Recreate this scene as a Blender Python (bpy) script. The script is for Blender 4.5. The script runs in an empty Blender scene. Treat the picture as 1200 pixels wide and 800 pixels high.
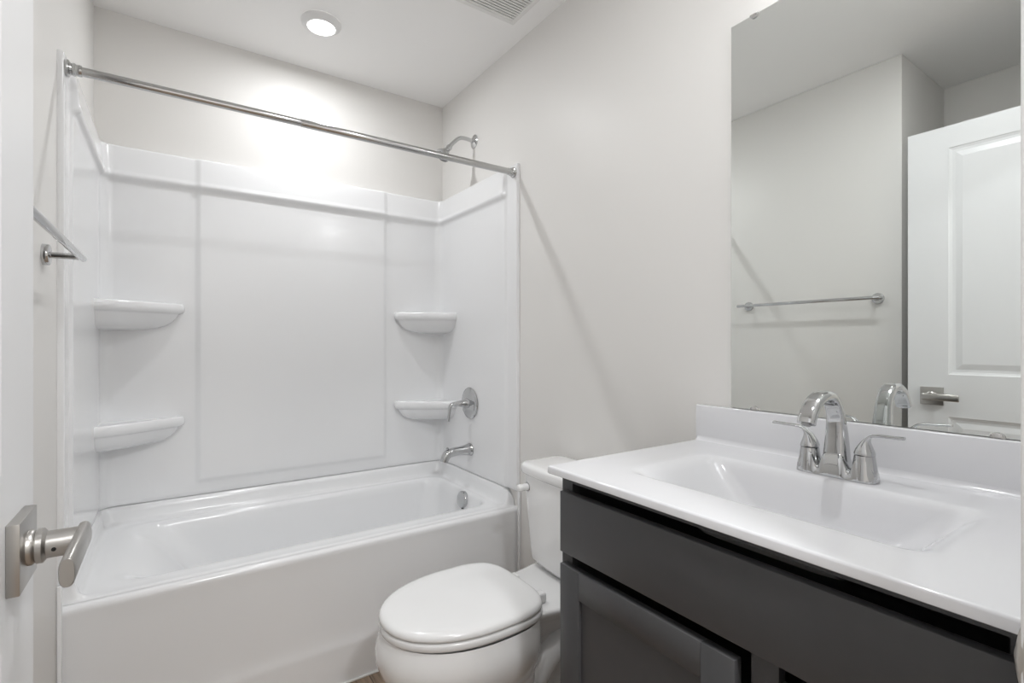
import bpy, bmesh, math
from mathutils import Vector, Matrix
R = math.radians
sc = bpy.context.scene
COL = sc.collection

# ------------------------------------------------------------------ camera, world, exposure
cam = bpy.data.cameras.new('camera')
cam.sensor_width = 36.0
cam.lens = 584.0 / 1200.0 * 36.0
cam.shift_y = 2.0 / 1200.0
cam.clip_start = 0.01
co = bpy.data.objects.new('camera', cam)
COL.objects.link(co)
co.location = (0.258, 0.0, 1.21)
co.rotation_euler = (R(90), 0, R(-34.25))
sc.camera = co

world = bpy.data.worlds.new('world')
sc.world = world
world.use_nodes = True
world.node_tree.nodes['Background'].inputs[0].default_value = (0.9, 0.93, 1.0, 1)
world.node_tree.nodes['Background'].inputs[1].default_value = 0.3

sc.view_settings.view_transform = 'Standard'
sc.view_settings.look = 'None'
sc.view_settings.gamma = 1.0
sc.view_settings.use_curve_mapping = False
sc.view_settings.exposure = 0.17
sc.cycles.max_bounces = 14
sc.cycles.diffuse_bounces = 8
sc.cycles.glossy_bounces = 8

LAMP = (0.975, 0.988, 1.0)
TUB_SPREAD = 180
TUB_LIGHT_W = 5.1
ROOM_FILL_W = 5.6
HALL_FILL_W = 23
VANITY_BULB_STRENGTH = 8.6

# ------------------------------------------------------------------ dimensions (metres)
W = 1.524          # room width (left wall x = 0)
D = 2.561          # back wall
CEIL = 2.545
TUB_F = 1.806      # tub apron
NEAR = 0.100       # room face of the doorway wall

# ------------------------------------------------------------------ materials
def mat(name, color, rough=0.5, metal=0.0, spec=0.5, coat=0.0, bump=0.0, bscale=200.0, var=0.0, vscale=6.0, emit=None, estr=0.0):
    m = bpy.data.materials.new(name)
    m.use_nodes = True
    nt = m.node_tree
    b = nt.nodes['Principled BSDF']
    b.inputs['Base Color'].default_value = (*color, 1)
    b.inputs['Roughness'].default_value = rough
    b.inputs['Metallic'].default_value = metal
    b.inputs['Specular IOR Level'].default_value = spec
    b.inputs['Coat Weight'].default_value = coat
    b.inputs['Coat Roughness'].default_value = 0.05
    tc = nt.nodes.new('ShaderNodeTexCoord')
    if var > 0:
        n = nt.nodes.new('ShaderNodeTexNoise')
        n.inputs['Scale'].default_value = vscale
        n.inputs['Detail'].default_value = 3
        nt.links.new(tc.outputs['Object'], n.inputs['Vector'])
        mx = nt.nodes.new('ShaderNodeMix')
        mx.data_type = 'RGBA'
        mx.inputs[6].default_value = (*[c * (1 - var) for c in color], 1)
        mx.inputs[7].default_value = (*[min(1, c * (1 + var)) for c in color], 1)
        nt.links.new(n.outputs['Fac'], mx.inputs[0])
        nt.links.new(mx.outputs[2], b.inputs['Base Color'])
    if bump > 0:
        n2 = nt.nodes.new('ShaderNodeTexNoise')
        n2.inputs['Scale'].default_value = bscale
        n2.inputs['Detail'].default_value = 2
        nt.links.new(tc.outputs['Object'], n2.inputs['Vector'])
        bp = nt.nodes.new('ShaderNodeBump')
        bp.inputs['Strength'].default_value = bump
        bp.inputs['Distance'].default_value = 0.001
        nt.links.new(n2.outputs['Fac'], bp.inputs['Height'])
        nt.links.new(bp.outputs['Normal'], b.inputs['Normal'])
    if emit:
        b.inputs['Emission Color'].default_value = (*emit, 1)
        b.inputs['Emission Strength'].default_value = estr
    return m

M_WALL = mat('wall_paint', (0.762, 0.750, 0.731), 0.42, spec=0.35, bump=0.12, bscale=260)
M_CEIL = mat('ceiling_paint', (0.91, 0.905, 0.898), 0.6, spec=0.2, bump=0.12, bscale=220)
M_TRIM = mat('trim_paint', (0.80, 0.80, 0.80), 0.3)
M_DOOR = mat('door_paint', (0.745, 0.75, 0.76), 0.33, bump=0.05, bscale=90)
M_ACRYL = mat('acrylic', (0.83, 0.835, 0.845), 0.17, spec=0.5, coat=0.12)
M_PORC = mat('porcelain', (0.86, 0.86, 0.86), 0.07, spec=0.55, coat=0.5)
M_SEAT = mat('seat_plastic', (0.84, 0.84, 0.84), 0.16)
M_MARB = mat('cultured_marble', (0.725, 0.727, 0.748), 0.12, coat=0.0, var=0.006, vscale=10)
M_BLACK = mat('black_cabinet_paint', (0.058, 0.058, 0.061), 0.42, spec=0.45, bump=0.10, bscale=350, var=0.06, vscale=30)
M_CHROME = mat('chrome', (0.56, 0.565, 0.57), 0.06, metal=1.0)
M_ROD = mat('polished_steel', (0.54, 0.54, 0.535), 0.13, metal=1.0)
M_NICKEL = mat('satin_nickel', (0.47, 0.455, 0.435), 0.33, metal=1.0, bump=0.03, bscale=500)
M_DARK = mat('dark_gap', (0.01, 0.01, 0.01), 0.7)
M_MIRROR = mat('mirror_silver', (0.86, 0.885, 0.87), 0.0, metal=1.0)
M_MEDGE = mat('mirror_edge', (0.20, 0.23, 0.22), 0.2, spec=0.6)
M_CLIP = mat('clear_clip', (0.55, 0.54, 0.53), 0.15, metal=0.8)
M_VENT = mat('vent_plastic', (0.78, 0.775, 0.76), 0.45)
M_LENS = mat('lit_lens', (1, 1, 1), 0.5, emit=(1.0, 0.98, 0.95), estr=3.0)
M_BULB = mat('lit_globe', (1, 1, 1), 0.5, emit=LAMP, estr=VANITY_BULB_STRENGTH)
M_CAULK = mat('caulk', (0.82, 0.82, 0.81), 0.5)

def wood_floor():
    m = bpy.data.materials.new('wood_plank')
    m.use_nodes = True
    nt = m.node_tree
    b = nt.nodes['Principled BSDF']
    tc = nt.nodes.new('ShaderNodeTexCoord')
    mp = nt.nodes.new('ShaderNodeMapping')
    mp.inputs['Rotation'].default_value = (0, 0, R(90))
    nt.links.new(tc.outputs['Object'], mp.inputs['Vector'])
    br = nt.nodes.new('ShaderNodeTexBrick')
    br.inputs['Scale'].default_value = 1.0
    br.inputs['Brick Width'].default_value = 1.2
    br.inputs['Row Height'].default_value = 0.17
    br.inputs['Mortar Size'].default_value = 0.0016
    br.inputs['Mortar Smooth'].default_value = 0.2
    br.inputs['Color1'].default_value = (0.40, 0.305, 0.225, 1)
    br.inputs['Color2'].default_value = (0.31, 0.235, 0.175, 1)
    br.inputs['Mortar'].default_value = (0.07, 0.045, 0.03, 1)
    nt.links.new(mp.outputs['Vector'], br.inputs['Vector'])
    st = nt.nodes.new('ShaderNodeMapping')
    st.inputs['Scale'].default_value = (60, 3.0, 1)
    nt.links.new(tc.outputs['Object'], st.inputs['Vector'])
    n = nt.nodes.new('ShaderNodeTexNoise')
    n.inputs['Scale'].default_value = 2.2
    n.inputs['Detail'].default_value = 6
    n.inputs['Roughness'].default_value = 0.65
    nt.links.new(st.outputs['Vector'], n.inputs['Vector'])
    rp = nt.nodes.new('ShaderNodeValToRGB')
    rp.color_ramp.elements[0].position = 0.3
    rp.color_ramp.elements[0].color = (0.48, 0.46, 0.45, 1)
    rp.color_ramp.elements[1].position = 0.72
    rp.color_ramp.elements[1].color = (1.35, 1.32, 1.28, 1)
    nt.links.new(n.outputs['Fac'], rp.inputs['Fac'])
    mx = nt.nodes.new('ShaderNodeMix')
    mx.data_type = 'RGBA'
    mx.blend_type = 'MULTIPLY'
    mx.inputs[0].default_value = 1.0
    nt.links.new(br.outputs['Color'], mx.inputs[6])
    nt.links.new(rp.outputs['Color'], mx.inputs[7])
    nt.links.new(mx.outputs[2], b.inputs['Base Color'])
    b.inputs['Roughness'].default_value = 0.4
    return m
M_FLOOR = wood_floor()

# ------------------------------------------------------------------ helpers
ORG = {}
def org(o):
    return ORG.get(o.name, Vector((0, 0, 0)))

def tag(o, label=None, cat=None, group=None, kind=None):
    if label: o['label'] = label
    if cat: o['category'] = cat
    if group: o['group'] = group
    if kind: o['kind'] = kind
    return o

def thing(name, loc, label, cat, group=None):
    o = bpy.data.objects.new(name, None)
    o.empty_display_size = 0.05
    COL.objects.link(o)
    o.location = loc
    ORG[o.name] = Vector(loc)
    return tag(o, label, cat, group)

def obj(name, bm, m, parent=None, loc=None, angle=38, smooth=True, label=None):
    """link a bmesh given in world coordinates as one object"""
    base = org(parent) if parent else Vector(loc or (0, 0, 0))
    bmesh.ops.recalc_face_normals(bm, faces=bm.faces[:])
    bmesh.ops.translate(bm, verts=bm.verts[:], vec=-base)
    me = bpy.data.meshes.new(name)
    bm.to_mesh(me)
    bm.free()
    if smooth:
        me.shade_smooth()
        me.set_sharp_from_angle(angle=R(angle))
    for mm in (m if isinstance(m, (list, tuple)) else [m]):
        me.materials.append(mm)
    o = bpy.data.objects.new(name, me)
    COL.objects.link(o)
    if parent:
        o.parent = parent
        ORG[o.name] = base
    else:
        o.location = base
        ORG[o.name] = base
    if label: o['label'] = label
    return o

def structure(name, bm, m, angle=38):
    return tag(obj(name, bm, m, angle=angle), kind='structure')

def NB():
    return bmesh.new()

def box(bm, x0, x1, y0, y1, z0, z1, bev=0.0, seg=2, mi=0):
    t = bmesh.new()
    bmesh.ops.create_cube(t, size=1.0)
    bmesh.ops.scale(t, vec=(x1 - x0, y1 - y0, z1 - z0), verts=t.verts[:])
    bmesh.ops.translate(t, vec=((x0 + x1) / 2, (y0 + y1) / 2, (z0 + z1) / 2), verts=t.verts[:])
    if bev > 0:
        bmesh.ops.bevel(t, geom=t.edges[:], offset=bev, segments=seg, profile=0.5, affect='EDGES')
    merge(bm, t, mi)

def merge(bm, t, mi=0):
    vm = {}
    for v in t.verts:
        vm[v] = bm.verts.new(v.co)
    for f in t.faces:
        try:
            nf = bm.faces.new([vm[v] for v in f.verts])
            nf.material_index = mi
        except ValueError:
            pass
    t.free()

def loft(bm, rings, cap0=False, cap1=False, closed=True, mi=0):
    V = [[bm.verts.new(p) for p in r] for r in rings]
    n = len(V[0])
    for a, b in zip(V[:-1], V[1:]):
        for i in range(n if closed else n - 1):
            j = (i + 1) % n
            f = bm.faces.new((a[i], a[j], b[j], b[i]))
            f.material_index = mi
    if cap0: bm.faces.new(list(reversed(V[0]))).material_index = mi
    if cap1: bm.faces.new(V[-1]).material_index = mi
    return V

def rrect(x0, x1, y0, y1, r, z, n=8, m=10):
    """rounded rectangle ring; z is a number or f(x, y); fixed topology 4*(n+m)"""
    pts = []
    r = max(1e-4, min(r, (x1 - x0) / 2 - 1e-4, (y1 - y0) / 2 - 1e-4))
    cs = [(x1 - r, y0 + r, -90), (x1 - r, y1 - r, 0), (x0 + r, y1 - r, 90), (x0 + r, y0 + r, 180)]
    for k, (cx, cy, a0) in enumerate(cs):
        arc = []
        for i in range(n + 1):
            a = R(a0 + 90.0 * i / n)
            arc.append((cx + r * math.cos(a), cy + r * math.sin(a)))
        pts += arc
        nx, ny, na = cs[(k + 1) % 4]
        e = (nx + r * math.cos(R(na)), ny + r * math.sin(R(na)))
        s = arc[-1]
        for i in range(1, m):
            t = i / m
            pts.append((s[0] + (e[0] - s[0]) * t, s[1] + (e[1] - s[1]) * t))
    return [Vector((x, y, z(x, y) if callable(z) else z)) for x, y in pts]

def frames(path):
    out = []
    up = None
    for i, p in enumerate(path):
        a = path[max(0, i - 1)]
        b = path[min(len(path) - 1, i + 1)]
        t = (b - a).normalized()
        if up is None:
            up = Vector((0, 0, 1)) if abs(t.z) < 0.9 else Vector((1, 0, 0))
        up = (up - t * up.dot(t)).normalized()
        out.append((p, t, up, t.cross(up)))
    return out

def tube(bm, path, rad, seg=20, caps=True, mi=0):
    path = [Vector(p) for p in path]
    rings = []
    for i, (p, t, u, s) in enumerate(frames(path)):
        r = rad[i] if isinstance(rad, (list, tuple)) else rad
        rings.append([p + (u * math.cos(2 * math.pi * k / seg) + s * math.sin(2 * math.pi * k / seg)) * r for k in range(seg)])
    loft(bm, rings, caps, caps, mi=mi)

def lathe(bm, origin, axis, prof, seg=32, caps=True, mi=0):
    """prof: list of (distance along axis, radius)"""
    origin = Vector(origin); ax = Vector(axis).normalized()
    u = ax.orthogonal().normalized(); s = ax.cross(u)
    rings = [[origin + ax * h + (u * math.cos(2 * math.pi * k / seg) + s * math.sin(2 * math.pi * k / seg)) * max(r, 1e-4) for k in range(seg)] for h, r in prof]
    loft(bm, rings, caps, caps, mi=mi)

def sweep(bm, path, halfw, halfh, binormal, exp=4.0, seg=28, mi=0):
    """superelliptic section swept along path; halfw along binormal, halfh along the in-plane normal"""
    path = [Vector(p) for p in path]
    bn = Vector(binormal).normalized()
    rings = []
    for i, p in enumerate(path):
        a = path[max(0, i - 1)]; b = path[min(len(path) - 1, i + 1)]
        t = (b - a).normalized()
        nn = bn.cross(t).normalized()
        w = halfw[i] if isinstance(halfw, (list, tuple)) else halfw
        h = halfh[i] if isinstance(halfh, (list, tuple)) else halfh
        ring = []
        for k in range(seg):
            th = 2 * math.pi * k / seg
            c, s = math.cos(th), math.sin(th)
            q = 2.0 / exp
            ring.append(p + bn * (w * math.copysign(abs(c) ** q, c)) + nn * (h * math.copysign(abs(s) ** q, s)))
        rings.append(ring)
    loft(bm, rings, True, True, mi=mi)

def catmull(pts, n=8):
    pts = [Vector(p) for p in pts]
    P = [pts[0] * 2 - pts[1]] + pts + [pts[-1] * 2 - pts[-2]]
    out = []
    for i in range(1, len(P) - 2):
        for k in range(n):
            t = k / n
            p0, p1, p2, p3 = P[i - 1], P[i], P[i + 1], P[i + 2]
            out.append(0.5 * ((2 * p1) + (p2 - p0) * t + (2 * p0 - 5 * p1 + 4 * p2 - p3) * t * t + (3 * p1 - p0 - 3 * p2 + p3) * t ** 3))
    out.append(pts[-1])
    return out

def lerp(a, b, t): return a + (b - a) * t
def sstep(a, b, x):
    t = max(0.0, min(1.0, (x - a) / (b - a)))
    return t * t * (3 - 2 * t)

def area(name, loc, size, power, rot=(0, 0, 0), color=LAMP, shape='DISK', size_y=None, parent=None, spread=180):
    l = bpy.data.lights.new(name, 'AREA')
    l.shape = shape
    l.size = size
    if size_y: l.size_y = size_y
    l.energy = power
    l.color = color
    l.spread = R(spread)
    o = bpy.data.objects.new(name, l)
    COL.objects.link(o)
    if parent:
        o.parent = parent
        o.location = Vector(loc) - org(parent)
    else:
        o.location = loc
    o.rotation_euler = rot
    o['kind'] = 'helper'
    return o

# ------------------------------------------------------------------ the room
HALL = -1.55
XREC = -0.575      # back of the recess behind the open door
YREC = 0.887       # end of the left wall
bm = NB(); box(bm, XREC - 0.1, W + 0.1, HALL - 0.1, D + 0.1, -0.05, 0.0); structure('floor', bm, M_FLOOR)
bm = NB(); box(bm, XREC - 0.1, W + 0.1, HALL - 0.1, D + 0.1, CEIL, CEIL + 0.06); structure('ceiling', bm, M_CEIL)
bm = NB(); box(bm, W, W + 0.1, HALL - 0.1, D + 0.1, 0, CEIL); structure('wall_right', bm, M_WALL)
bm = NB(); box(bm, XREC - 0.1, W, D, D + 0.1, 0, CEIL); structure('wall_back', bm, M_WALL)
bm = NB(); box(bm, XREC - 0.1, 0.0, YREC, D, 0, CEIL, 0.004, 2); structure('wall_left', bm, M_WALL)
bm = NB(); box(bm, XREC - 0.1, XREC, HALL - 0.1, YREC, 0, CEIL); structure('wall_recess', bm, M_WALL)
DX0, DX1, DZ = 0.080, 0.905, 2.135      # rough opening
bm = NB()
box(bm, XREC, DX0, -0.02, NEAR, 0, CEIL)
box(bm, DX1, W, -0.02, NEAR, 0, CEIL)
box(bm, DX0, DX1, -0.02, NEAR, DZ, CEIL)
structure('wall_front', bm, M_WALL)
bm = NB(); box(bm, XREC, W, HALL - 0.1, HALL, 0, CEIL); structure('wall_hall', bm, M_WALL)

# door frame lining with strike plate
bm = NB()
box(bm, DX0, DX0 + 0.018, -0.03, 0.03, 0, DZ, 0.001, 1)
box(bm, DX1 - 0.018, DX1, -0.03, 0.113, 0, DZ, 0.0015, 2)
box(bm, DX0 + 0.018, DX1 - 0.018, -0.03, 0.113, DZ - 0.018, DZ, 0.001, 1)
jamb = structure('trim_1', bm, M_TRIM)
# strike plate: flat plate on the lining with a rounded lip curling past its edge
bm = NB()
jx = DX1 - 0.018
zc = 0.926
pl = []
for (dy, dx, hh) in [(-0.045, 0.0, 0.028), (-0.005, 0.0, 0.030), (0.0, 0.0, 0.036), (0.004, 0.0006, 0.037), (0.008, 0.002, 0.034), (0.011, 0.0045, 0.026), (0.0125, 0.008, 0.012)]:
    ring = []
    for k in range(15):
        t = -1 + 2 * k / 14
        ring.append(Vector((jx - 0.0012 + dx, 0.106 + dy - 0.003 * (t * t) * (1 if dy > 0 else 0), zc + hh * t)))
    pl.append(ring)
a = pl; b = [[p + Vector((0.0012, -0.0004, 0)) for p in r] for r in pl]
loft(bm, a, closed=False); loft(bm, b, closed=False)
obj('strike_plate', bm, mat('strike_nickel', (0.62, 0.60, 0.565), 0.35, metal=0.8), jamb, label='satin nickel strike plate with rounded lip')

# baseboards
bm = NB(); box(bm, W - 0.014, W, 0.90, TUB_F - 0.01, 0, 0.10, 0.004, 2); structure('baseboard_right', bm, M_TRIM)
bm = NB(); box(bm, 0, 0.014, YREC, TUB_F - 0.01, 0, 0.10, 0.004, 2); structure('baseboard_left', bm, M_TRIM)

# ------------------------------------------------------------------ the open door
FX, BX = 0.118, 0.083
DY0, DY1, DH = 0.040, 0.828, 2.112
bm = NB()
PY0, PY1 = 0.165, 0.690
P1, P2 = (1.080, 2.020), (0.22, 0.905)
box(bm, BX, FX, DY0, PY0, 0.01, DH)
box(bm, BX, FX, PY1, DY1, 0.01, DH, 0.0)
for z0, z1 in ((0.01, P2[0]), (P2[1], P1[0]), (P1[1], DH)):
    box(bm, BX, FX, PY0, PY1, z0, z1)
def rect_yz(x, ins, z0, z1):
    return [Vector((x, PY0 + ins, z0 + ins)), Vector((x, PY1 - ins, z0 + ins)), Vector((x, PY1 - ins, z1 - ins)), Vector((x, PY0 + ins, z1 - ins))]
for z0, z1 in (P1, P2):
    for x, s in ((FX, -1), (BX, 1)):
        loft(bm, [rect_yz(x, 0, z0, z1), rect_yz(x + s * 0.0025, 0.003, z0, z1), rect_yz(x + s * 0.0055, 0.012, z0, z1), rect_yz(x + s * 0.0065, 0.022, z0, z1), rect_yz(x + s * 0.0025, 0.044, z0, z1)], cap1=True)
door = structure('door_1', bm, M_DOOR, angle=10)
# square rose, lever
HY, HZ = 0.743, 0.988
bm = NB()
box(bm, FX, FX + 0.011, HY - 0.039, HY + 0.039, HZ - 0.037, HZ + 0.037, 0.0012, 2)
handle = obj('door_handle', bm, M_NICKEL, door, label='square satin nickel door rose')
bm = NB()
lathe(bm, (FX + 0.010, HY, HZ), (1, 0, 0), [(0, 0.019), (0.004, 0.019), (0.006, 0.0175), (0.007, 0.0165), (0.008, 0.0185), (0.013, 0.0185), (0.015, 0.016), (0.016, 0.0145), (0.046, 0.0145)], 36)
obj('spindle_neck', bm, M_NICKEL, handle)
bm = NB()
lx = FX + 0.055
sweep(bm, [(lx, HY + 0.020, HZ), (lx, HY + 0.0185, HZ), (lx, HY - 0.03, HZ), (lx, HY - 0.0985, HZ - 0.001), (lx, HY - 0.100, HZ - 0.001)],
      [0.0133, 0.0145, 0.0145, 0.0145, 0.0135], [0.0055, 0.0066, 0.0066, 0.0066, 0.0056], (0, 0, 1), exp=2.6, seg=32)
obj('lever', bm, M_NICKEL, handle)
bm = NB()
lathe(bm, (FX + 0.033, HY - 0.0143, HZ - 0.002), (0, -1, 0), [(0, 0.0022), (0.0006, 0.0022)], 12)
obj('set_screw', bm, M_DARK, handle)
for hz in (0.22, 1.06, 1.9):
    bm = NB()
    tube(bm, [(FX + 0.004, DY0 - 0.004, hz - 0.045), (FX + 0.004, DY0 - 0.004, hz + 0.045)], 0.006, 12)
    obj('hinge', bm, M_NICKEL, door)

# ------------------------------------------------------------------ bathtub
tub = thing('bathtub', (W / 2, (TUB_F + D) / 2, 0), 'white alcove bathtub with a plain apron beneath the glossy shower surround', 'bathtub')
bm = NB()
prof = [(1.800, 0.0), (1.802, 0.125), (1.8022, 0.132), (1.8032, 0.140), (1.8060, 0.152), (1.8085, 0.165), (1.8100, 0.185), (1.8115, 0.22), (1.8122, 0.30), (1.8110, 0.42), (1.8098, 0.452), (1.8086, 0.462),
        (1.8084, 0.468), (1.8094, 0.4745), (1.8125, 0.4805), (1.8175, 0.4845), (1.8230, 0.4858), (1.828, 0.486), (1.836, 0.486)]
XA0, XA1 = 0.0005, W - 0.0005
xs = [XA0, XA0 + 0.012] + [XA0 + 0.012 + (XA1 - XA0 - 0.024) * i / 12 for i in range(1, 12)] + [XA1 - 0.012, XA1]
loft(bm, [[Vector((x, y, z)) for x in xs] for y, z in prof], closed=False)
# the two ends of the apron
for x in (XA0, XA1):
    vs = [bm.verts.new((x, y, z)) for y, z in prof] + [bm.verts.new((x, 1.84, 0.0))]
    bm.faces.new(vs)
def zup(h):
    return lambda x, y: 0.486 + h * sstep(1.833, 1.856, y)
N_ = dict(n=10, m=16)
rings = [
    rrect(0.002, W - 0.002, 1.830, D - 0.002, 0.012, zup(0.068), **N_),
    rrect(0.022, W - 0.022, 1.830, 2.538, 0.020, zup(0.068), **N_),
    rrect(0.027, W - 0.027, 1.832, 2.533, 0.024, zup(0.064), **N_),
    rrect(0.031, W - 0.031, 1.834, 2.528, 0.028, zup(0.044), **N_),
    rrect(0.035, W - 0.035, 1.839, 2.524, 0.034, zup(0.018), **N_),
    rrect(0.041, W - 0.041, 1.846, 2.518, 0.040, zup(0.006), **N_),
    rrect(0.052, W - 0.050, 1.860, 2.508, 0.050, zup(0.001), **N_),
    rrect(0.072, 1.464, 1.890, 2.492, 0.070, 0.486, **N_),
    rrect(0.090, 1.456, 1.912, 2.482, 0.085, 0.486, **N_),
    rrect(0.112, 1.450, 1.918, 2.477, 0.088, 0.4845, **N_),
    rrect(0.135, 1.445, 1.924, 2.471, 0.090, 0.478, **N_),
    rrect(0.160, 1.440, 1.929, 2.466, 0.092, 0.466, **N_),
    rrect(0.200, 1.435, 1.934, 2.462, 0.094, 0.440, **N_),
    rrect(0.275, 1.420, 1.948, 2.450, 0.10, 0.35, **N_),
    rrect(0.350, 1.400, 1.962, 2.436, 0.11, 0.24, **N_),
    rrect(0.400, 1.384, 1.974, 2.424, 0.12, 0.165, **N_),
    rrect(0.430, 1.368, 1.990, 2.410, 0.12, 0.130, **N_),
    rrect(0.470, 1.340, 2.020, 2.380, 0.11, 0.112, **N_),
    rrect(0.56, 1.28, 2.08, 2.32, 0.09, 0.106, **N_),
]
loft(bm, rings, cap1=True)
obj('tub_shell', bm, M_ACRYL, tub, angle=50)
bm = NB()
box(bm, XA0, XA1, 1.7925, 1.8005, 0.0, 0.006, 0.002, 2)
obj('caulk_bead', bm, M_CAULK, tub)
for x0 in (0.0005, W - 0.0105):
    bm = NB(); box(bm, x0, x0 + 0.010, 1.790, 1.8015, 0.0, 0.556, 0.002, 2)
    obj('edge_trim', bm, M_ACRYL, tub)
ox, oy, oz = 1.4365, 2.150, 0.446
bm = NB()
lathe(bm, (ox, oy, oz), (-1, 0, 0.16), [(0, 0.040), (0.012, 0.040), (0.016, 0.0385), (0.018, 0.036), (0.0185, 0.02), (0.0185, 0.001)], 40)
ovf = obj('overflow_cover', bm, M_CHROME, tub, label='round chrome overflow cover')
bm = NB(); lathe(bm, (ox - 0.008, oy - 0.006, oz - 0.0395), (0, 0, -1), [(0, 0.009), (0.002, 0.009)], 16)
obj('overflow_slot', bm, M_DARK, ovf)
bm = NB(); lathe(bm, (1.26, 2.18, 0.107), (0, 0, 1), [(0, 0.035), (0.004, 0.034), (0.005, 0.022), (0.012, 0.02), (0.014, 0.001)], 32)
obj('drain', bm, M_CHROME, tub)

# ------------------------------------------------------------------ moulded shower surround
sur = thing('shower_surround', (W / 2, D, 0.55), 'glossy white moulded three-sided shower surround with corner shelves above the bathtub', 'shower surround')
RC = 0.065
SF = 1.800
ZT, ZB = 2.003, 0.557
# rows: (z, panel offset, band factor offset)
rows = [(ZT, 0.0, 0), (ZT, 0.016, 0), (ZT - 0.001, 0.021, 0), (ZT - 0.004, 0.0245, 0), (ZT - 0.010, 0.026, 0), (1.95, 0.031, 0), (1.905, 0.0355, 0), (1.898, 0.0365, 0), (1.893, 0.0385, 0),
        (1.888, 0.0400, 0), (1.883, 0.0402, 0), (1.878, 0.0385, 0), (1.873, 0.0345, 0), (1.868, 0.0290, 0), (1.862, 0.0245, 0), (1.852, 0.0225, 0)]
rows += [(z, 0.022, 0) for z in (1.80, 1.6, 1.4, 1.2, 1.0, 0.8, 0.66)]
rows += [(z, 0.022, 0) for z in (0.632, 0.626, 0.620, 0.614, 0.608, 0.602, 0.58, ZB + 0.004)] + [(ZB, 0.019, 0), (ZB, 0.004, 0)]
PLAIN = 0.015
def offs(zi, x, y, side):
    z, d, _ = rows[zi]
    if zi in (0, len(rows) - 1):
        return d
    if side:                                # end panels: plain front flange, then the recessed field
        w = sstep(1.872, 1.892, y)
        fl = PLAIN
        if zi in (1, 2, 3, 4): fl = [0, 0.010, 0.013, 0.0145, 0.015][zi]
        if zi == len(rows) - 2: fl = 0.012
        return lerp(fl, d, w)
    w = sstep(0.334, 0.362, x) * (1 - sstep(1.166, 1.194, x))
    wz = sstep(0.604, 0.630, z)
    return d + 0.009 * w * wz
def column_left():
    cols = [('l', Vector((0, y)), Vector((1, 0)), y) for y in (1.808, 1.84, 1.868, 1.874, 1.878, 1.882, 1.886, 1.890, 1.894, 1.92, 2.0, 2.15, 2.3, 2.42, D - RC)]
    for i in range(1, 9):
        a = R(90.0 * i / 16)
        cols.append(('l', Vector((RC - RC * math.cos(a), D - RC + RC * math.sin(a))), Vector((math.cos(a), -math.sin(a))), 2.5))
    return cols
def column_back():
    cols = []
    for i in range(8, 17):
        a = R(90.0 * i / 16)
        cols.append(('b', Vector((RC - RC * math.cos(a), D - RC + RC * math.sin(a))), Vector((math.cos(a), -math.sin(a))), 0))
    xs = [0.12, 0.2, 0.3, 0.332, 0.336, 0.340, 0.344, 0.348, 0.352, 0.356, 0.360, 0.364, 0.45, 0.6, 0.762]
    xs = xs + [W - x for x in reversed(xs[:-1])]
    cols += [('b', Vector((x, D)), Vector((0, -1)), 0) for x in xs]
    cols += [('b', Vector((W - c[1].x, c[1].y)), Vector((-c[2].x, c[2].y)), 0) for c in reversed(cols[:9])]
    return cols
def panel_mesh(cols, side, mirror=False):
    bm = NB()
    grid = []
    def P(c, zi):
        p, n = c[1], c[2]
        d = offs(zi, p.x, c[3] if side else p.y, side)
        x, y = p.x + n.x * d, p.y + n.y * d
        return Vector((W - x if mirror else x, y, rows[zi][0]))
    cc = cols
    pre = []
    if side:      # front return of the flange with a rounded arris
        for (yy, k) in ((SF, 0.0), (SF, 0.80), (SF + 0.0015, 0.93), (SF + 0.004, 1.0)):
            pre.append((yy, k))
    for zi in range(len(rows)):
        r = []
        for yy, k in pre:
            d = offs(zi, 0, yy, True) * k
            r.append(Vector((W - d if mirror else d, yy, rows[zi][0])))
        r += [P(c, zi) for c in cc]
        grid.append(r)
    loft(bm, grid, closed=False)
    return bm
obj('back_panel', panel_mesh(column_back(), False), M_ACRYL, sur, angle=60)
obj('end_panel', panel_mesh(column_left(), True), M_ACRYL, sur, angle=60)
obj('end_panel', panel_mesh(column_left(), True, True), M_ACRYL, sur, angle=60)

def corner_shelf(zt, mirror):
    bm = NB()
    cx, cy = 0.016, D - 0.016
    out = [Vector((cx, cy)), Vector((0.10, cy)), Vector((0.20, cy)), Vector((0.26, cy))]
    tip = catmull([(0.288, D - 0.022, 0), (0.299, D - 0.036, 0), (0.300, D - 0.052, 0), (0.290, D - 0.068, 0), (0.262, D - 0.084, 0)], 5)
    out += [Vector((p.x, p.y)) for p in tip]
    out += [Vector((lerp(0.262, 0.075, t), lerp(D - 0.084, D - 0.200, t) - 0.010 * math.sin(math.pi * t))) for t in [i / 10 for i in range(1, 11)]]
    out += [Vector((0.045, D - 0.212)), Vector((0.018, D - 0.216)), Vector((cx, D - 0.15)), Vector((cx, D - 0.08))]
    o0 = Vector((cx, cy))
    prof = [(0.86, -0.006), (0.92, -0.004), (0.955, 0.0), (0.978, -0.002), (0.992, -0.008), (1.0, -0.018), (1.0, -0.024), (0.994, -0.032), (0.978, -0.038), (0.955, -0.0415), (0.930, -0.0435),
            (0.918, -0.048), (0.890, -0.062), (0.845, -0.077), (0.775, -0.091), (0.68, -0.101), (0.53, -0.108), (0.33, -0.112), (0.2, -0.113)]
    rings = []
    for s, dz in prof:
        ring = []
        for p in out:
            q = o0 + (p - o0) * s
            ring.append(Vector((W - q.x if mirror else q.x, q.y, zt + dz)))
        rings.append(ring)
    loft(bm, rings, True, True)
    obj('shelf', bm, M_ACRYL, sur, angle=55)
for mir in (False, True):
    for zt in (1.374, 0.905):
        corner_shelf(zt, mir)

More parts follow.
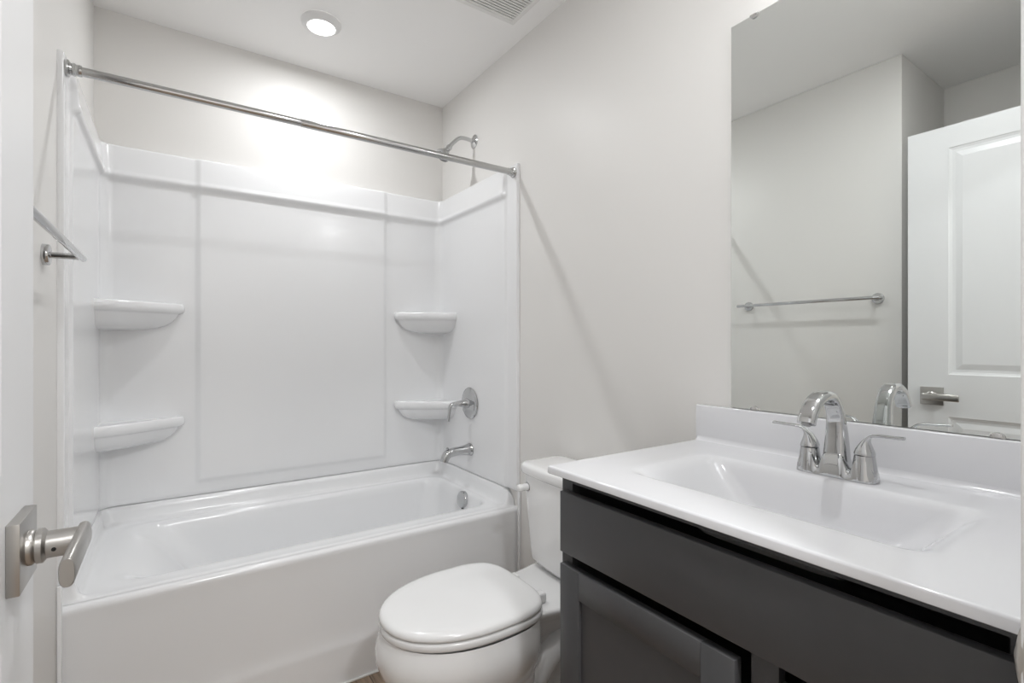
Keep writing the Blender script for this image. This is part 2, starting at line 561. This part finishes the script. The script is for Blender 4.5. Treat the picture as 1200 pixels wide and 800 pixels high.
# ------------------------------------------------------------------ shower curtain rod
RY, RZ, RR = 1.822, 1.966, 0.0125
rod = thing('shower_curtain_rod', (W / 2, RY, RZ), 'straight polished metal curtain rod spanning the front of the shower surround', 'curtain rod')
bm = NB()
tube(bm, [(0.040, RY, RZ), (0.9, RY, RZ)], RR, 24)
tube(bm, [(0.62, RY, RZ), (0.622, RY, RZ), (W - 0.040, RY, RZ)], [0.0128, 0.0137, 0.0137], 24)
obj('tube', bm, M_ROD, rod)
for x, s in ((0.0153, 1), (W - 0.0153, -1)):
    bm = NB()
    lathe(bm, (x, RY, RZ), (s, 0, 0), [(0, 0.022), (0.004, 0.0235), (0.007, 0.022), (0.009, 0.017), (0.013, 0.0155), (0.016, 0.0175), (0.019, 0.0175), (0.022, 0.015), (0.030, 0.0155), (0.034, 0.0145)], 28)
    obj('end_flange', bm, M_ROD, rod)

# ------------------------------------------------------------------ shower head
SY, SZ = 2.198, 2.232
sh = thing('overhead_shower', (W, SY, SZ), 'small chrome shower head on a bent arm high on the right wall', 'shower head')
bm = NB(); lathe(bm, (W, SY, SZ), (-1, 0, 0), [(0, 0.034), (0.003, 0.034), (0.006, 0.029), (0.010, 0.018), (0.012, 0.0125), (0.016, 0.012)], 32)
obj('escutcheon', bm, M_CHROME, sh)
bm = NB()
pth = catmull([(W - 0.005, SY, SZ), (W - 0.05, SY, SZ + 0.004), (W - 0.085, SY, SZ - 0.002), (W - 0.115, SY, SZ - 0.027), (W - 0.145, SY, SZ - 0.062)], 6)
tube(bm, pth, 0.0095, 18)
obj('arm', bm, M_CHROME, sh)
bm = NB()
ax = Vector((-0.60, 0, -0.80)).normalized()
p0 = Vector((W - 0.138, SY, SZ - 0.054))
lathe(bm, p0, ax, [(0, 0.012), (0.004, 0.0145), (0.014, 0.0145), (0.018, 0.013), (0.022, 0.012), (0.027, 0.015), (0.036, 0.0165), (0.045, 0.024), (0.058, 0.034), (0.066, 0.0365), (0.072, 0.0365), (0.074, 0.034)], 32)
hd = obj('head', bm, M_CHROME, sh)
bm = NB(); lathe(bm, p0 + ax * 0.0735, ax, [(0, 0.033), (0.002, 0.031), (0.0025, 0.001)], 28)
obj('spray_face', bm, mat('spray_rubber', (0.18, 0.18, 0.18), 0.5), hd)

# ------------------------------------------------------------------ valve trim and tub spout
VX, VY = W - 0.024, 2.200
va = thing('shower_valve_trim', (VX, VY, 0.908), 'round chrome mixer valve with a bent lever on the right end of the surround', 'shower valve')
bm = NB(); lathe(bm, (VX, VY, 0.908), (-1, 0, 0), [(0, 0.078), (0.003, 0.079), (0.007, 0.076), (0.012, 0.060), (0.015, 0.040), (0.017, 0.030), (0.018, 0.026)], 48)
obj('escutcheon', bm, M_CHROME, va)
bm = NB(); lathe(bm, (VX - 0.015, VY, 0.908), (-1, 0, 0), [(0, 0.026), (0.014, 0.0235), (0.030, 0.019), (0.050, 0.0145), (0.066, 0.0125), (0.076, 0.0115)], 32)
hub = obj('handle_hub', bm, M_CHROME, va)
bm = NB()
pth = catmull([(VX - 0.080, VY, 0.908), (VX - 0.100, VY, 0.908), (VX - 0.112, VY, 0.898), (VX - 0.117, VY, 0.875), (VX - 0.121, VY, 0.838), (VX - 0.123, VY, 0.826)], 6)
n = len(pth)
sweep(bm, pth, [0.0115 - 0.002 * i / n for i in range(n)], [0.0105 - 0.005 * min(1, 1.6 * i / n) for i in range(n)], (0, 1, 0), exp=2.6, seg=22)
obj('lever', bm, M_CHROME, hub)

sp = thing('tub_spout', (VX, VY, 0.672), 'chrome tub spout with a lift knob below the mixer valve', 'tub spout')
bm = NB()
pth = catmull([(VX, VY, 0.674), (VX - 0.012, VY, 0.674), (VX - 0.05, VY, 0.674), (VX - 0.095, VY, 0.672), (VX - 0.124, VY, 0.665), (VX - 0.140, VY, 0.646), (VX - 0.146, VY, 0.629)], 6)
n = len(pth)
hw = [0.032 - 0.011 * sstep(0, 0.45, i / n) for i in range(n)]
hh = [0.032 - 0.0105 * sstep(0, 0.40, i / n) - 0.003 * sstep(0.5, 1, i / n) for i in range(n)]
sweep(bm, pth, hw, hh, (0, 1, 0), exp=2.4, seg=28)
obj('spout_body', bm, M_CHROME, sp)
bm = NB(); lathe(bm, (VX - 0.126, VY, 0.676), (-0.15, 0, 1), [(0, 0.004), (0.012, 0.004), (0.013, 0.0075), (0.019, 0.008), (0.021, 0.006)], 18)
obj('lift_knob', bm, M_CHROME, sp)

# ------------------------------------------------------------------ towel bar
tb = thing('towel_bar', (0, 1.30, 1.423), 'slim chrome towel bar on the left wall behind the open door', 'towel bar')
bm = NB()
tube(bm, [(0.070, 0.950, 1.423), (0.070, 0.952, 1.423), (0.070, 1.653, 1.423), (0.070, 1.655, 1.423)], [0.0065, 0.008, 0.008, 0.0065], 18)
obj('bar', bm, M_CHROME, tb)
for y in (0.980, 1.622):
    bm = NB()
    lathe(bm, (0, y, 1.423), (1, 0, 0), [(0, 0.0255), (0.010, 0.0255), (0.013, 0.0245), (0.014, 0.022), (0.0145, 0.010)], 32)
    lathe(bm, (0.012, y, 1.423), (1, 0, 0), [(0, 0.0085), (0.006, 0.0075), (0.058, 0.0070)], 20)
    obj('post', bm, M_CHROME, tb)

# ------------------------------------------------------------------ toilet
TY = 1.300
to = thing('toilet', (1.10, TY, 0), 'white two-piece toilet with closed lid between the bathtub and the vanity', 'toilet')
def egg(xf, xb, hw, z, xm=None, ef=2.1, eb=3.0, n=56, yc=TY):
    """elongated outline: ellipse to the front, squarer to the back"""
    xm = xm if xm is not None else xf + (xb - xf) * 0.58
    pts = []
    for k in range(n):
        th = 2 * math.pi * k / n
        c, s = math.cos(th), math.sin(th)
        if c < 0: e = ef; a = xm - xf
        else: e = eb; a = xb - xm
        q = 2.0 / e
        pts.append(Vector((xm + a * math.copysign(abs(c) ** q, c), yc + hw * math.copysign(abs(s) ** q, s), z)))
    return pts
bm = NB()
rings = [egg(0.86, 1.10, 0.10, 0.395), egg(0.762, 1.150, 0.168, 0.398), egg(0.736, 1.170, 0.188, 0.412), egg(0.731, 1.174, 0.190, 0.418), egg(0.727, 1.176, 0.191, 0.410),
         egg(0.718, 1.176, 0.197, 0.388), egg(0.712, 1.176, 0.200, 0.364), egg(0.713, 1.176, 0.199, 0.340), egg(0.722, 1.176, 0.191, 0.312), egg(0.743, 1.176, 0.177, 0.282), egg(0.776, 1.178, 0.156, 0.252),
         egg(0.816, 1.182, 0.136, 0.224), egg(0.842, 1.195, 0.122, 0.19), egg(0.866, 1.21, 0.111, 0.145), egg(0.880, 1.23, 0.104, 0.10), egg(0.882, 1.25, 0.103, 0.06), egg(0.876, 1.27, 0.110, 0.03), egg(0.868, 1.28, 0.118, 0.0)]
loft(bm, rings, True, True)
# rear deck carrying the tank
def deck(z, x0, x1, hw0, hw1, r=0.03):
    pts = rrect(x0, x1, -1, 1, 0.02, 0, 6, 6)
    out = []
    for p in pts:
        t = (p.x - x0) / (x1 - x0)
        out.append(Vector((p.x, TY + p.y * lerp(hw0, hw1, sstep(0, 1, t)), z)))
    return out
loft(bm, [deck(0.30, 1.16, 1.46, 0.075, 0.085), deck(0.335, 1.13, 1.48, 0.085, 0.115), deck(0.365, 1.11, 1.495, 0.10, 0.155), deck(0.385, 1.10, 1.50, 0.118, 0.178), deck(0.400, 1.10, 1.502, 0.125, 0.184), deck(0.406, 1.105, 1.50, 0.122, 0.180), deck(0.408, 1.115, 1.49, 0.115, 0.172)], True, True)
# pedestal and foot
loft(bm, [rrect(0.96, 1.40, TY - 0.075, TY + 0.075, 0.06, 0.33), rrect(0.96, 1.38, TY - 0.078, TY + 0.078, 0.06, 0.2), rrect(0.95, 1.385, TY - 0.086, TY + 0.086, 0.06, 0.10),
          rrect(0.93, 1.395, TY - 0.108, TY + 0.108, 0.06, 0.055), rrect(0.92, 1.40, TY - 0.122, TY + 0.122, 0.06, 0.045), rrect(0.915, 1.402, TY - 0.125, TY + 0.125, 0.06, 0.0)], True, True)
# trapway bulge on either flank
for s in (-1, 1):
    y = TY + s * 0.062
    pth = catmull([(0.98, y, 0.20), (1.06, y + s * 0.008, 0.155), (1.15, y + s * 0.01, 0.17), (1.22, y + s * 0.008, 0.235), (1.29, y + s * 0.004, 0.265), (1.345, y, 0.22), (1.36, y, 0.13), (1.36, y, 0.04)], 6)
    tube(bm, pth, [0.046] * len(pth), 18)
bowl = obj('bowl', bm, M_PORC, to, angle=55)
for s in (-1, 1):
    bm = NB(); lathe(bm, (1.245, TY + s * 0.108, 0.046), (0, 0, 1), [(0, 0.017), (0.008, 0.0165), (0.018, 0.012), (0.023, 0.005), (0.024, 0.001)], 24)
    obj('bolt_cap', bm, M_SEAT, bowl)
# seat ring and lid
bm = NB()
S = dict(eb=3.6)
rings = []
for ins, z in ((0.014, 0.4195), (0.006, 0.4200), (0.002, 0.4225), (0.0, 0.428), (0.0, 0.436), (0.002, 0.4405), (0.006, 0.4425)):
    rings.append(egg(0.722 + ins, 1.176 - ins, 0.190 - ins, z, **S))
for ins, z in ((0.045, 0.4425), (0.058, 0.436), (0.06, 0.4195)):
    rings.append(egg(0.722 + ins, 1.176 - ins, 0.190 - ins, z, **S))
rings.append(rings[0])
loft(bm, rings)
obj('seat', bm, M_SEAT, to, angle=50)
bm = NB()
rings = []
for ins, z in ((0.05, 0.4445), (0.012, 0.4445), (0.004, 0.4455), (0.0005, 0.448), (0.0, 0.452), (0.001, 0.457), (0.004, 0.4615), (0.009, 0.4648), (0.018, 0.4672), (0.035, 0.4690), (0.070, 0.4703), (0.12, 0.4710), (0.16, 0.4712)):
    rings.append(egg(0.722 + ins, 1.176 - ins * 0.9, 0.189 - ins, z, **S))
loft(bm, rings, True, True)
obj('lid', bm, M_SEAT, to, angle=50)
for s in (-1, 1):
    bm = NB(); box(bm, 1.168, 1.214, TY + s * 0.072 - 0.016, TY + s * 0.072 + 0.016, 0.4085, 0.4395, 0.006, 3)
    obj('hinge', bm, M_SEAT, to)
# tank
def tankring(x0, x1, hw, z, bow=0.018, r=0.035):
    pts = rrect(x0, x1, TY - hw, TY + hw, r, z, 8, 12)
    for p in pts:
        t = (p.y - TY) / hw
        p.x -= bow * (0.5 - t * t) * (x1 - p.x) / (x1 - x0)
    return pts
bm = NB()
loft(bm, [tankring(1.36, 1.48, 0.14, 0.418), tankring(1.338, 1.498, 0.170, 0.423), tankring(1.330, 1.502, 0.180, 0.436), tankring(1.328, 1.503, 0.183, 0.47), tankring(1.318, 1.504, 0.196, 0.66), tankring(1.316, 1.504, 0.199, 0.738)], True, True)
tank = obj('tank', bm, M_PORC, to, angle=55)
bm = NB()
loft(bm, [tankring(1.325, 1.495, 0.19, 0.738), tankring(1.308, 1.512, 0.207, 0.7385), tankring(1.305, 1.514, 0.210, 0.743), tankring(1.304, 1.515, 0.211, 0.764), tankring(1.306, 1.513, 0.209, 0.770), tankring(1.312, 1.508, 0.203, 0.7745), tankring(1.330, 1.492, 0.185, 0.7765), tankring(1.37, 1.45, 0.12, 0.777)], True, True)
obj('tank_lid', bm, M_PORC, to, angle=55)
bm = NB()
ly, lz = TY + 0.158, 0.692
lathe(bm, (1.322, ly, lz), (-1, 0, 0), [(0, 0.0165), (0.004, 0.0165), (0.006, 0.013)], 24)
esc = obj('lever_bezel', bm, M_CHROME, tank)
bm = NB()
lathe(bm, (1.3165, ly, lz), (-1, 0, 0), [(0, 0.0125), (0.012, 0.013), (0.018, 0.0115), (0.022, 0.0125), (0.034, 0.0125), (0.040, 0.010), (0.042, 0.004)], 24)
obj('flush_lever', bm, M_SEAT, esc)
bm = NB()
lathe(bm, (1.352, TY - 0.02, 0.4075), (0, 0, 1), [(0, 0.012), (0.006, 0.012), (0.008, 0.008), (0.016, 0.008)], 16)
obj('tank_bolt', bm, M_CHROME, tank)

# ------------------------------------------------------------------ vanity cabinet
VF, FF = 0.975, 0.995     # door fronts, face frame
CY0, CY1 = 0.104, 0.877
vn = thing('vanity_cabinet', (1.25, 0.48, 0), 'black shaker vanity cabinet against the right wall below the white sink top', 'vanity cabinet')
bm = NB()
zt = 0.9175
# carcass sides, bottom, back and toe kick
box(bm, FF + 0.019, W - 0.004, CY1 - 0.016, CY1, 0.0, zt)
box(bm, FF + 0.019, W - 0.004, CY0, CY0 + 0.016, 0.0, zt)
box(bm, FF + 0.019, W - 0.004, CY0 + 0.016, CY1 - 0.016, 0.10, 0.116)
box(bm, W - 0.012, W - 0.004, CY0 + 0.016, CY1 - 0.016, 0.116, zt)
box(bm, FF + 0.07, FF + 0.085, CY0 + 0.016, CY1 - 0.016, 0.0, 0.10)
obj('carcass', bm, M_BLACK, vn, smooth=False)
bm = NB()
for y0, y1, z1 in ((0.843, CY1, zt), (0.385, 0.427, 0.76), (CY0, CY0 + 0.036, zt)):
    box(bm, FF, FF + 0.019, y0, y1, 0.10, z1)
box(bm, FF + 0.0002, FF + 0.0188, CY0 + 0.036, 0.843, 0.897, zt)
for y0, y1 in ((CY0 + 0.036, 0.385), (0.427, 0.843)):
    box(bm, FF + 0.0002, FF + 0.0188, y0, y1, 0.10, 0.14)
obj('face_frame', bm, M_BLACK, vn, smooth=False)
bm = NB(); box(bm, VF, FF - 0.0005, 0.118, 0.862, 0.746, 0.880, 0.0012, 2)
obj('drawer_front', bm, M_BLACK, vn, angle=60)
def shaker(y0, y1, z0, z1):
    bm = NB()
    st = 0.060
    b = 0.0008
    box(bm, VF, FF - 0.0005, y1 - st, y1, z0, z1, b, 1)
    box(bm, VF, FF - 0.0005, y0, y0 + st, z0, z1, b, 1)
    box(bm, VF + 0.0002, FF - 0.0005, y0 + st + 0.0003, y1 - st - 0.0003, z1 - st, z1 - 0.0002, b, 1)
    box(bm, VF + 0.0002, FF - 0.0005, y0 + st + 0.0003, y1 - st - 0.0003, z0 + 0.0002, z0 + st, b, 1)
    d = obj('door', bm, M_BLACK, vn, angle=60)
    bm = NB()
    box(bm, VF + 0.009, VF + 0.015, y0 + st - 0.004, y1 - st + 0.004, z0 + st - 0.004, z1 - st + 0.004)
    obj('door_panel', bm, M_BLACK, d, smooth=False)
shaker(0.443, 0.862, 0.125, 0.719)
shaker(0.118, 0.376, 0.125, 0.719)

# ------------------------------------------------------------------ vanity top with moulded sink
ZC = 0.935
vt = thing('vanity_countertop', (1.24, 0.49, 0.918), 'glossy white one-piece vanity top with a sloped rectangular sink basin', 'countertop')
XF, YL, YR = 0.955, 0.885, 0.103
bm = NB()
n_ = dict(n=10, m=14)
rings = [
    rrect(1.05, 1.40, 0.22, 0.80, 0.05, ZC - 0.017, **n_),
    rrect(XF + 0.002, W - 0.003, YR, YL - 0.002, 0.004, ZC - 0.017, **n_),
    rrect(XF, W - 0.003, YR, YL, 0.006, ZC - 0.0155, **n_),
    rrect(XF, W - 0.003, YR, YL, 0.006, ZC - 0.004, **n_),
    rrect(XF + 0.0012, W - 0.003, YR, YL - 0.0012, 0.006, ZC - 0.0012, **n_),
    rrect(XF + 0.004, W - 0.003, YR, YL - 0.004, 0.006, ZC, **n_),
    rrect(XF + 0.0055, W - 0.004, YR + 0.001, YL - 0.0055, 0.006, ZC, **n_),
    rrect(XF + 0.012, W - 0.010, YR + 0.006, YL - 0.012, 0.010, ZC, **n_),
    rrect(1.045, 1.368, 0.205, 0.780, 0.040, ZC, **n_),
    rrect(1.062, 1.360, 0.218, 0.762, 0.040, ZC, **n_),
    rrect(1.068, 1.356, 0.224, 0.755, 0.040, ZC - 0.0005, **n_),
    rrect(1.074, 1.351, 0.232, 0.746, 0.040, ZC - 0.0025, **n_),
    rrect(1.080, 1.347, 0.241, 0.736, 0.040, ZC - 0.007, **n_),
    rrect(1.086, 1.343, 0.252, 0.722, 0.040, ZC - 0.015, **n_),
    rrect(1.098, 1.336, 0.280, 0.690, 0.042, ZC - 0.045, **n_),
    rrect(1.112, 1.328, 0.312, 0.655, 0.045, ZC - 0.080, **n_),
    rrect(1.122, 1.320, 0.335, 0.632, 0.045, ZC - 0.098, **n_),
    rrect(1.136, 1.306, 0.360, 0.608, 0.045, ZC - 0.106, **n_),
    rrect(1.19, 1.25, 0.45, 0.52, 0.02, ZC - 0.110, **n_),
]
loft(bm, rings, cap1=True)
top = obj('sink_top', bm, M_MARB, vt, angle=50)
bm = NB(); lathe(bm, (1.222, 0.485, ZC - 0.1105), (0, 0, 1), [(0, 0.03), (0.003, 0.029), (0.004, 0.02), (0.008, 0.018), (0.009, 0.001)], 28)
obj('sink_drain', bm, M_CHROME, top)
bm = NB()
box(bm, 1.503, W - 0.003, YR, YL + 0.004, ZC - 0.002, 1.034, 0.003, 3)
# cove where the splash meets the deck
loft(bm, [[Vector((1.503 - 0.012 * (1 - math.sin(R(9 * i))), y, ZC + 0.012 * (1 - math.cos(R(9 * i))))) for i in range(11)] for y in (YR, YL - 0.002)], closed=False)
obj('backsplash', bm, M_MARB, vt, angle=50)

# ------------------------------------------------------------------ faucet
FXc, FYc = 1.398, 0.477
fa = thing('faucet', (FXc, FYc, ZC), 'chrome two-handle arched faucet behind the sink basin', 'faucet')
bm = NB()
def stad(hx, hy, z, e=3.2, n=48, dx=0.0):
    pts = []
    for k in range(n):
        th = 2 * math.pi * k / n
        c, s = math.cos(th), math.sin(th)
        pts.append(Vector((FXc + dx + hx * math.copysign(abs(c) ** (2 / e), c), FYc + hy * math.copysign(abs(s) ** (2 / 2.4), s), z)))
    return pts
# base: a saddle that dips between the three towers
def saddle(y):
    a = abs(y - FYc)
    dip = math.exp(-((a - 0.0295) / 0.0085) ** 2)
    return 0.050 - 0.034 * dip
N = 41
ringsb = []
for i in range(N):
    t = -1 + 2 * i / (N - 1)
    y = FYc + t * 0.0735
    end = math.sqrt(max(0.0, 1 - abs(t) ** 6))
    hx = 0.0245 * (0.55 + 0.45 * end)
    zt_ = ZC + 0.016 + (saddle(y) - 0.016) * (1 if abs(t) < 0.80 else max(0.0, (1 - abs(t)) / 0.2))
    tp = 0.78
    ringsb.append([Vector((FXc - hx, y, ZC + 0.0006)), Vector((FXc - hx * 0.98, y, ZC + 0.006)), Vector((FXc - hx * tp, y, zt_ - 0.004)), Vector((FXc - hx * tp * 0.8, y, zt_)),
                   Vector((FXc + hx * tp * 0.8, y, zt_)), Vector((FXc + hx * tp, y, zt_ - 0.004)), Vector((FXc + hx * 0.98, y, ZC + 0.006)), Vector((FXc + hx, y, ZC + 0.0006))])
loft(bm, ringsb, True, True)
obj('base', bm, M_CHROME, fa, angle=45)
# arched spout: broad tapering column that narrows into a flat arch
bm = NB()
pth = catmull([(FXc + 0.002, FYc, ZC + 0.004), (FXc + 0.003, FYc, ZC + 0.05), (FXc + 0.002, FYc, ZC + 0.095), (FXc - 0.006, FYc, ZC + 0.135), (FXc - 0.030, FYc, ZC + 0.163), (FXc - 0.064, FYc, ZC + 0.1685),
               (FXc - 0.097, FYc, ZC + 0.156), (FXc - 0.118, FYc, ZC + 0.134), (FXc - 0.126, FYc, ZC + 0.119)], 7)
n = len(pth)
hw = []; hh = []
for i in range(n):
    t = i / (n - 1)
    hw.append(lerp(0.0235, 0.0155, sstep(0, 0.42, t)) + 0.0005 * t)
    hh.append(lerp(0.0215, 0.0105, sstep(0, 0.45, t)))
sweep(bm, pth, hw, hh, (0, 1, 0), exp=3.4, seg=36)
spt = obj('spout', bm, M_CHROME, fa, angle=45)
bm = NB()
ax = (pth[-1] - pth[-2]).normalized()
lathe(bm, pth[-1] - ax * 0.002, ax, [(0, 0.0085), (0.005, 0.0085), (0.0055, 0.001)], 22)
obj('aerator', bm, mat('aerator_grey', (0.3, 0.3, 0.3), 0.4, metal=0.6), spt)
# handles: flared tower with a flat lever sweeping outwards
for s in (1, -1):
    bm = NB()
    hy = FYc + s * 0.0515
    tw = []
    for (z, hx, hyy, off) in ((0.004, 0.0245, 0.0245, 0.0), (0.03, 0.0215, 0.0205, 0.0), (0.052, 0.0190, 0.0175, 0.0)):
        tw.append((z, hx, hyy, off))
    def ell(z, hx, hyy, off):
        return [Vector((FXc + hx * math.cos(2 * math.pi * k / 32), hy + s * off + hyy * math.sin(2 * math.pi * k / 32), ZC + z)) for k in range(32)]
    loft(bm, [ell(*t) for t in tw] + [ell(0.0525, 0.0175, 0.016, 0)], True, True)
    tower = obj('handle_tower', bm, M_CHROME, fa, angle=45)
    bm = NB()
    pth = catmull([(FXc, hy, ZC + 0.0535), (FXc, hy + s * 0.001, ZC + 0.066), (FXc - 0.001, hy + s * 0.004, ZC + 0.080), (FXc - 0.003, hy + s * 0.012, ZC + 0.091), (FXc - 0.006, hy + s * 0.026, ZC + 0.0945), (FXc - 0.010, hy + s * 0.048, ZC + 0.0955), (FXc - 0.015, hy + s * 0.070, ZC + 0.097)], 6)
    n = len(pth)
    bw = [lerp(0.0186, 0.0075, sstep(0, 0.55, i / (n - 1))) for i in range(n)]
    bh = [lerp(0.0172, 0.0030, sstep(0, 0.50, i / (n - 1))) for i in range(n)]
    sweep(bm, pth, bw, bh, (1, 0, 0), exp=2.6, seg=28)
    obj('lever', bm, M_CHROME, tower, angle=45)

# ------------------------------------------------------------------ wall mirror
MX = W - 0.006
MY0, MY1, MZ0, MZ1 = 0.125, 0.787, 1.0355, 2.071
mr = thing('wall_mirror', (W, 0.45, MZ0), 'large frameless wall mirror above the sink backsplash', 'mirror')
bm = NB()
v = [bm.verts.new((MX, y, z)) for y, z in ((MY0, MZ0), (MY1, MZ0), (MY1, MZ1), (MY0, MZ1))]
bm.faces.new(v)
b2 = [bm.verts.new((W - 0.0005, y, z)) for y, z in ((MY0, MZ0), (MY1, MZ0), (MY1, MZ1), (MY0, MZ1))]
for i in range(4):
    f = bm.faces.new((v[i], v[(i + 1) % 4], b2[(i + 1) % 4], b2[i])); f.material_index = 1
bm.faces.new(list(reversed(b2))).material_index = 1
obj('glass', bm, [M_MIRROR, M_MEDGE], mr, smooth=False)
for y, z, s in ((0.722, MZ1, -1), (0.256, MZ1, -1), (0.722, MZ0, 1), (0.256, MZ0, 1)):
    bm = NB()
    ring0 = []; ring1 = []; ring2 = []
    for k in range(13):
        a = math.pi * k / 12
        ring0.append(Vector((MX - 0.0002, y + 0.011 * math.cos(a), z + s * 0.0105 * math.sin(a) - s * 0.0005)))
        ring1.append(Vector((MX - 0.0035, y + 0.011 * math.cos(a), z + s * 0.0105 * math.sin(a) - s * 0.0005)))
        ring2.append(Vector((MX - 0.0045, y + 0.0095 * math.cos(a), z + s * 0.009 * math.sin(a) - s * 0.0005)))
    loft(bm, [ring0, ring1, ring2], True, True)
    obj('clip', bm, M_CLIP, mr)

# ------------------------------------------------------------------ exhaust vent in the ceiling
vx0, vx1, vy0, vy1 = 1.150, 1.434, 1.432, 1.716
ve = thing('exhaust_vent', (vx0 / 2 + vx1 / 2, vy0 / 2 + vy1 / 2, CEIL), 'square white louvred exhaust fan grille set in the ceiling by the right wall', 'exhaust vent')
bm = NB()
fr = 0.026
zz = CEIL - 0.014
def vring(i, z): return [Vector((vx0 + i, vy0 + i, z)), Vector((vx1 - i, vy0 + i, z)), Vector((vx1 - i, vy1 - i, z)), Vector((vx0 + i, vy1 - i, z))]
loft(bm, [vring(0, CEIL - 0.0005), vring(0.0, CEIL - 0.004), vring(0.006, zz), vring(fr - 0.003, zz), vring(fr, zz + 0.003), vring(fr, CEIL - 0.0005)])
obj('grille_frame', bm, M_VENT, ve, smooth=False)
bm = NB()
v = [bm.verts.new(p) for p in vring(fr - 0.002, CEIL - 0.0012)]
bm.faces.new(v)
obj('grille_recess', bm, mat('vent_inside', (0.06, 0.058, 0.055), 0.8), ve, smooth=False)
ns = 17
bm = NB()
for i in range(ns):
    y = vy0 + fr + (vy1 - vy0 - 2 * fr) * (i + 0.5) / ns
    box(bm, vx0 + fr - 0.002, vx1 - fr + 0.002, y - 0.0042, y + 0.0042, zz + 0.001, zz + 0.004)
obj('louvres', bm, M_VENT, ve, smooth=False)

# ------------------------------------------------------------------ recessed ceiling lights: one over the tub, one added as fill by the vanity (just above the frame)
def downlight(lx, ly, power, label, size):
    rl = thing('recessed_light', (lx, ly, CEIL), label, 'ceiling light')
    bm = NB()
    lathe(bm, (lx, ly, CEIL - 0.0003), (0, 0, -1), [(0, 0.079), (0.005, 0.0795), (0.010, 0.077), (0.020, 0.063), (0.023, 0.059), (0.0235, 0.056), (0.022, 0.0545), (0.018, 0.0545)], 48, caps=False)
    obj('trim_ring', bm, M_TRIM, rl)
    bm = NB()
    lathe(bm, (lx, ly, CEIL - 0.018), (0, 0, -1), [(0, 0.0543), (0.004, 0.0543), (0.0052, 0.052), (0.0062, 0.030), (0.0065, 0.001)], 40)
    obj('lens', bm, M_LENS, rl)
    area('recessed_lamp', (lx, ly, CEIL - 0.027), size, power, parent=rl, spread=TUB_SPREAD)
downlight(0.770, 2.162, TUB_LIGHT_W, 'round white recessed ceiling light glowing above the bathtub', 0.042)
downlight(0.760, 0.620, ROOM_FILL_W, 'added unseen fill downlight over the floor in front of the vanity', 0.070)

# ------------------------------------------------------------------ vanity light bar above the mirror (just above the frame)
vl = thing('vanity_light', (W, 0.46, 2.26), 'long frosted vanity light bar mounted above the mirror', 'wall light')
bm = NB(); box(bm, W - 0.028, W - 0.001, 0.23, 0.55, 2.185, 2.275, 0.004, 2)
obj('back_plate', bm, M_CHROME, vl)
bm = NB(); box(bm, W - 0.105, W - 0.032, 0.135, 0.635, 2.190, 2.265, 0.012, 3)
box(bm, W - 0.034, W - 0.026, 0.28, 0.50, 2.205, 2.250)
obj('diffuser', bm, M_BULB, vl)
for y0, y1 in ((0.128, 0.137), (0.633, 0.642)):
    bm = NB(); box(bm, W - 0.108, W - 0.030, y0, y1, 2.187, 2.268, 0.003, 2)
    obj('end_cap', bm, M_CHROME, vl)

# ------------------------------------------------------------------ fill light added on the hall ceiling behind the camera
hl = thing('hall_fill_light', (0.55, -0.80, CEIL), 'added round fill light on the unseen hall ceiling outside the doorway', 'ceiling light')
bm = NB(); lathe(bm, (0.55, -0.80, CEIL - 0.0005), (0, 0, -1), [(0, 0.15), (0.02, 0.15), (0.024, 0.145), (0.026, 0.14)], 40)
obj('base_ring', bm, M_NICKEL, hl)
bm = NB(); lathe(bm, (0.55, -0.80, CEIL - 0.026), (0, 0, -1), [(0, 0.138), (0.02, 0.130), (0.035, 0.10), (0.043, 0.05), (0.045, 0.001)], 40)
obj('diffuser', bm, M_LENS, hl)
area('hall_fill_lamp', (0.55, -0.80, CEIL - 0.085), 0.22, HALL_FILL_W, parent=hl, color=LAMP)
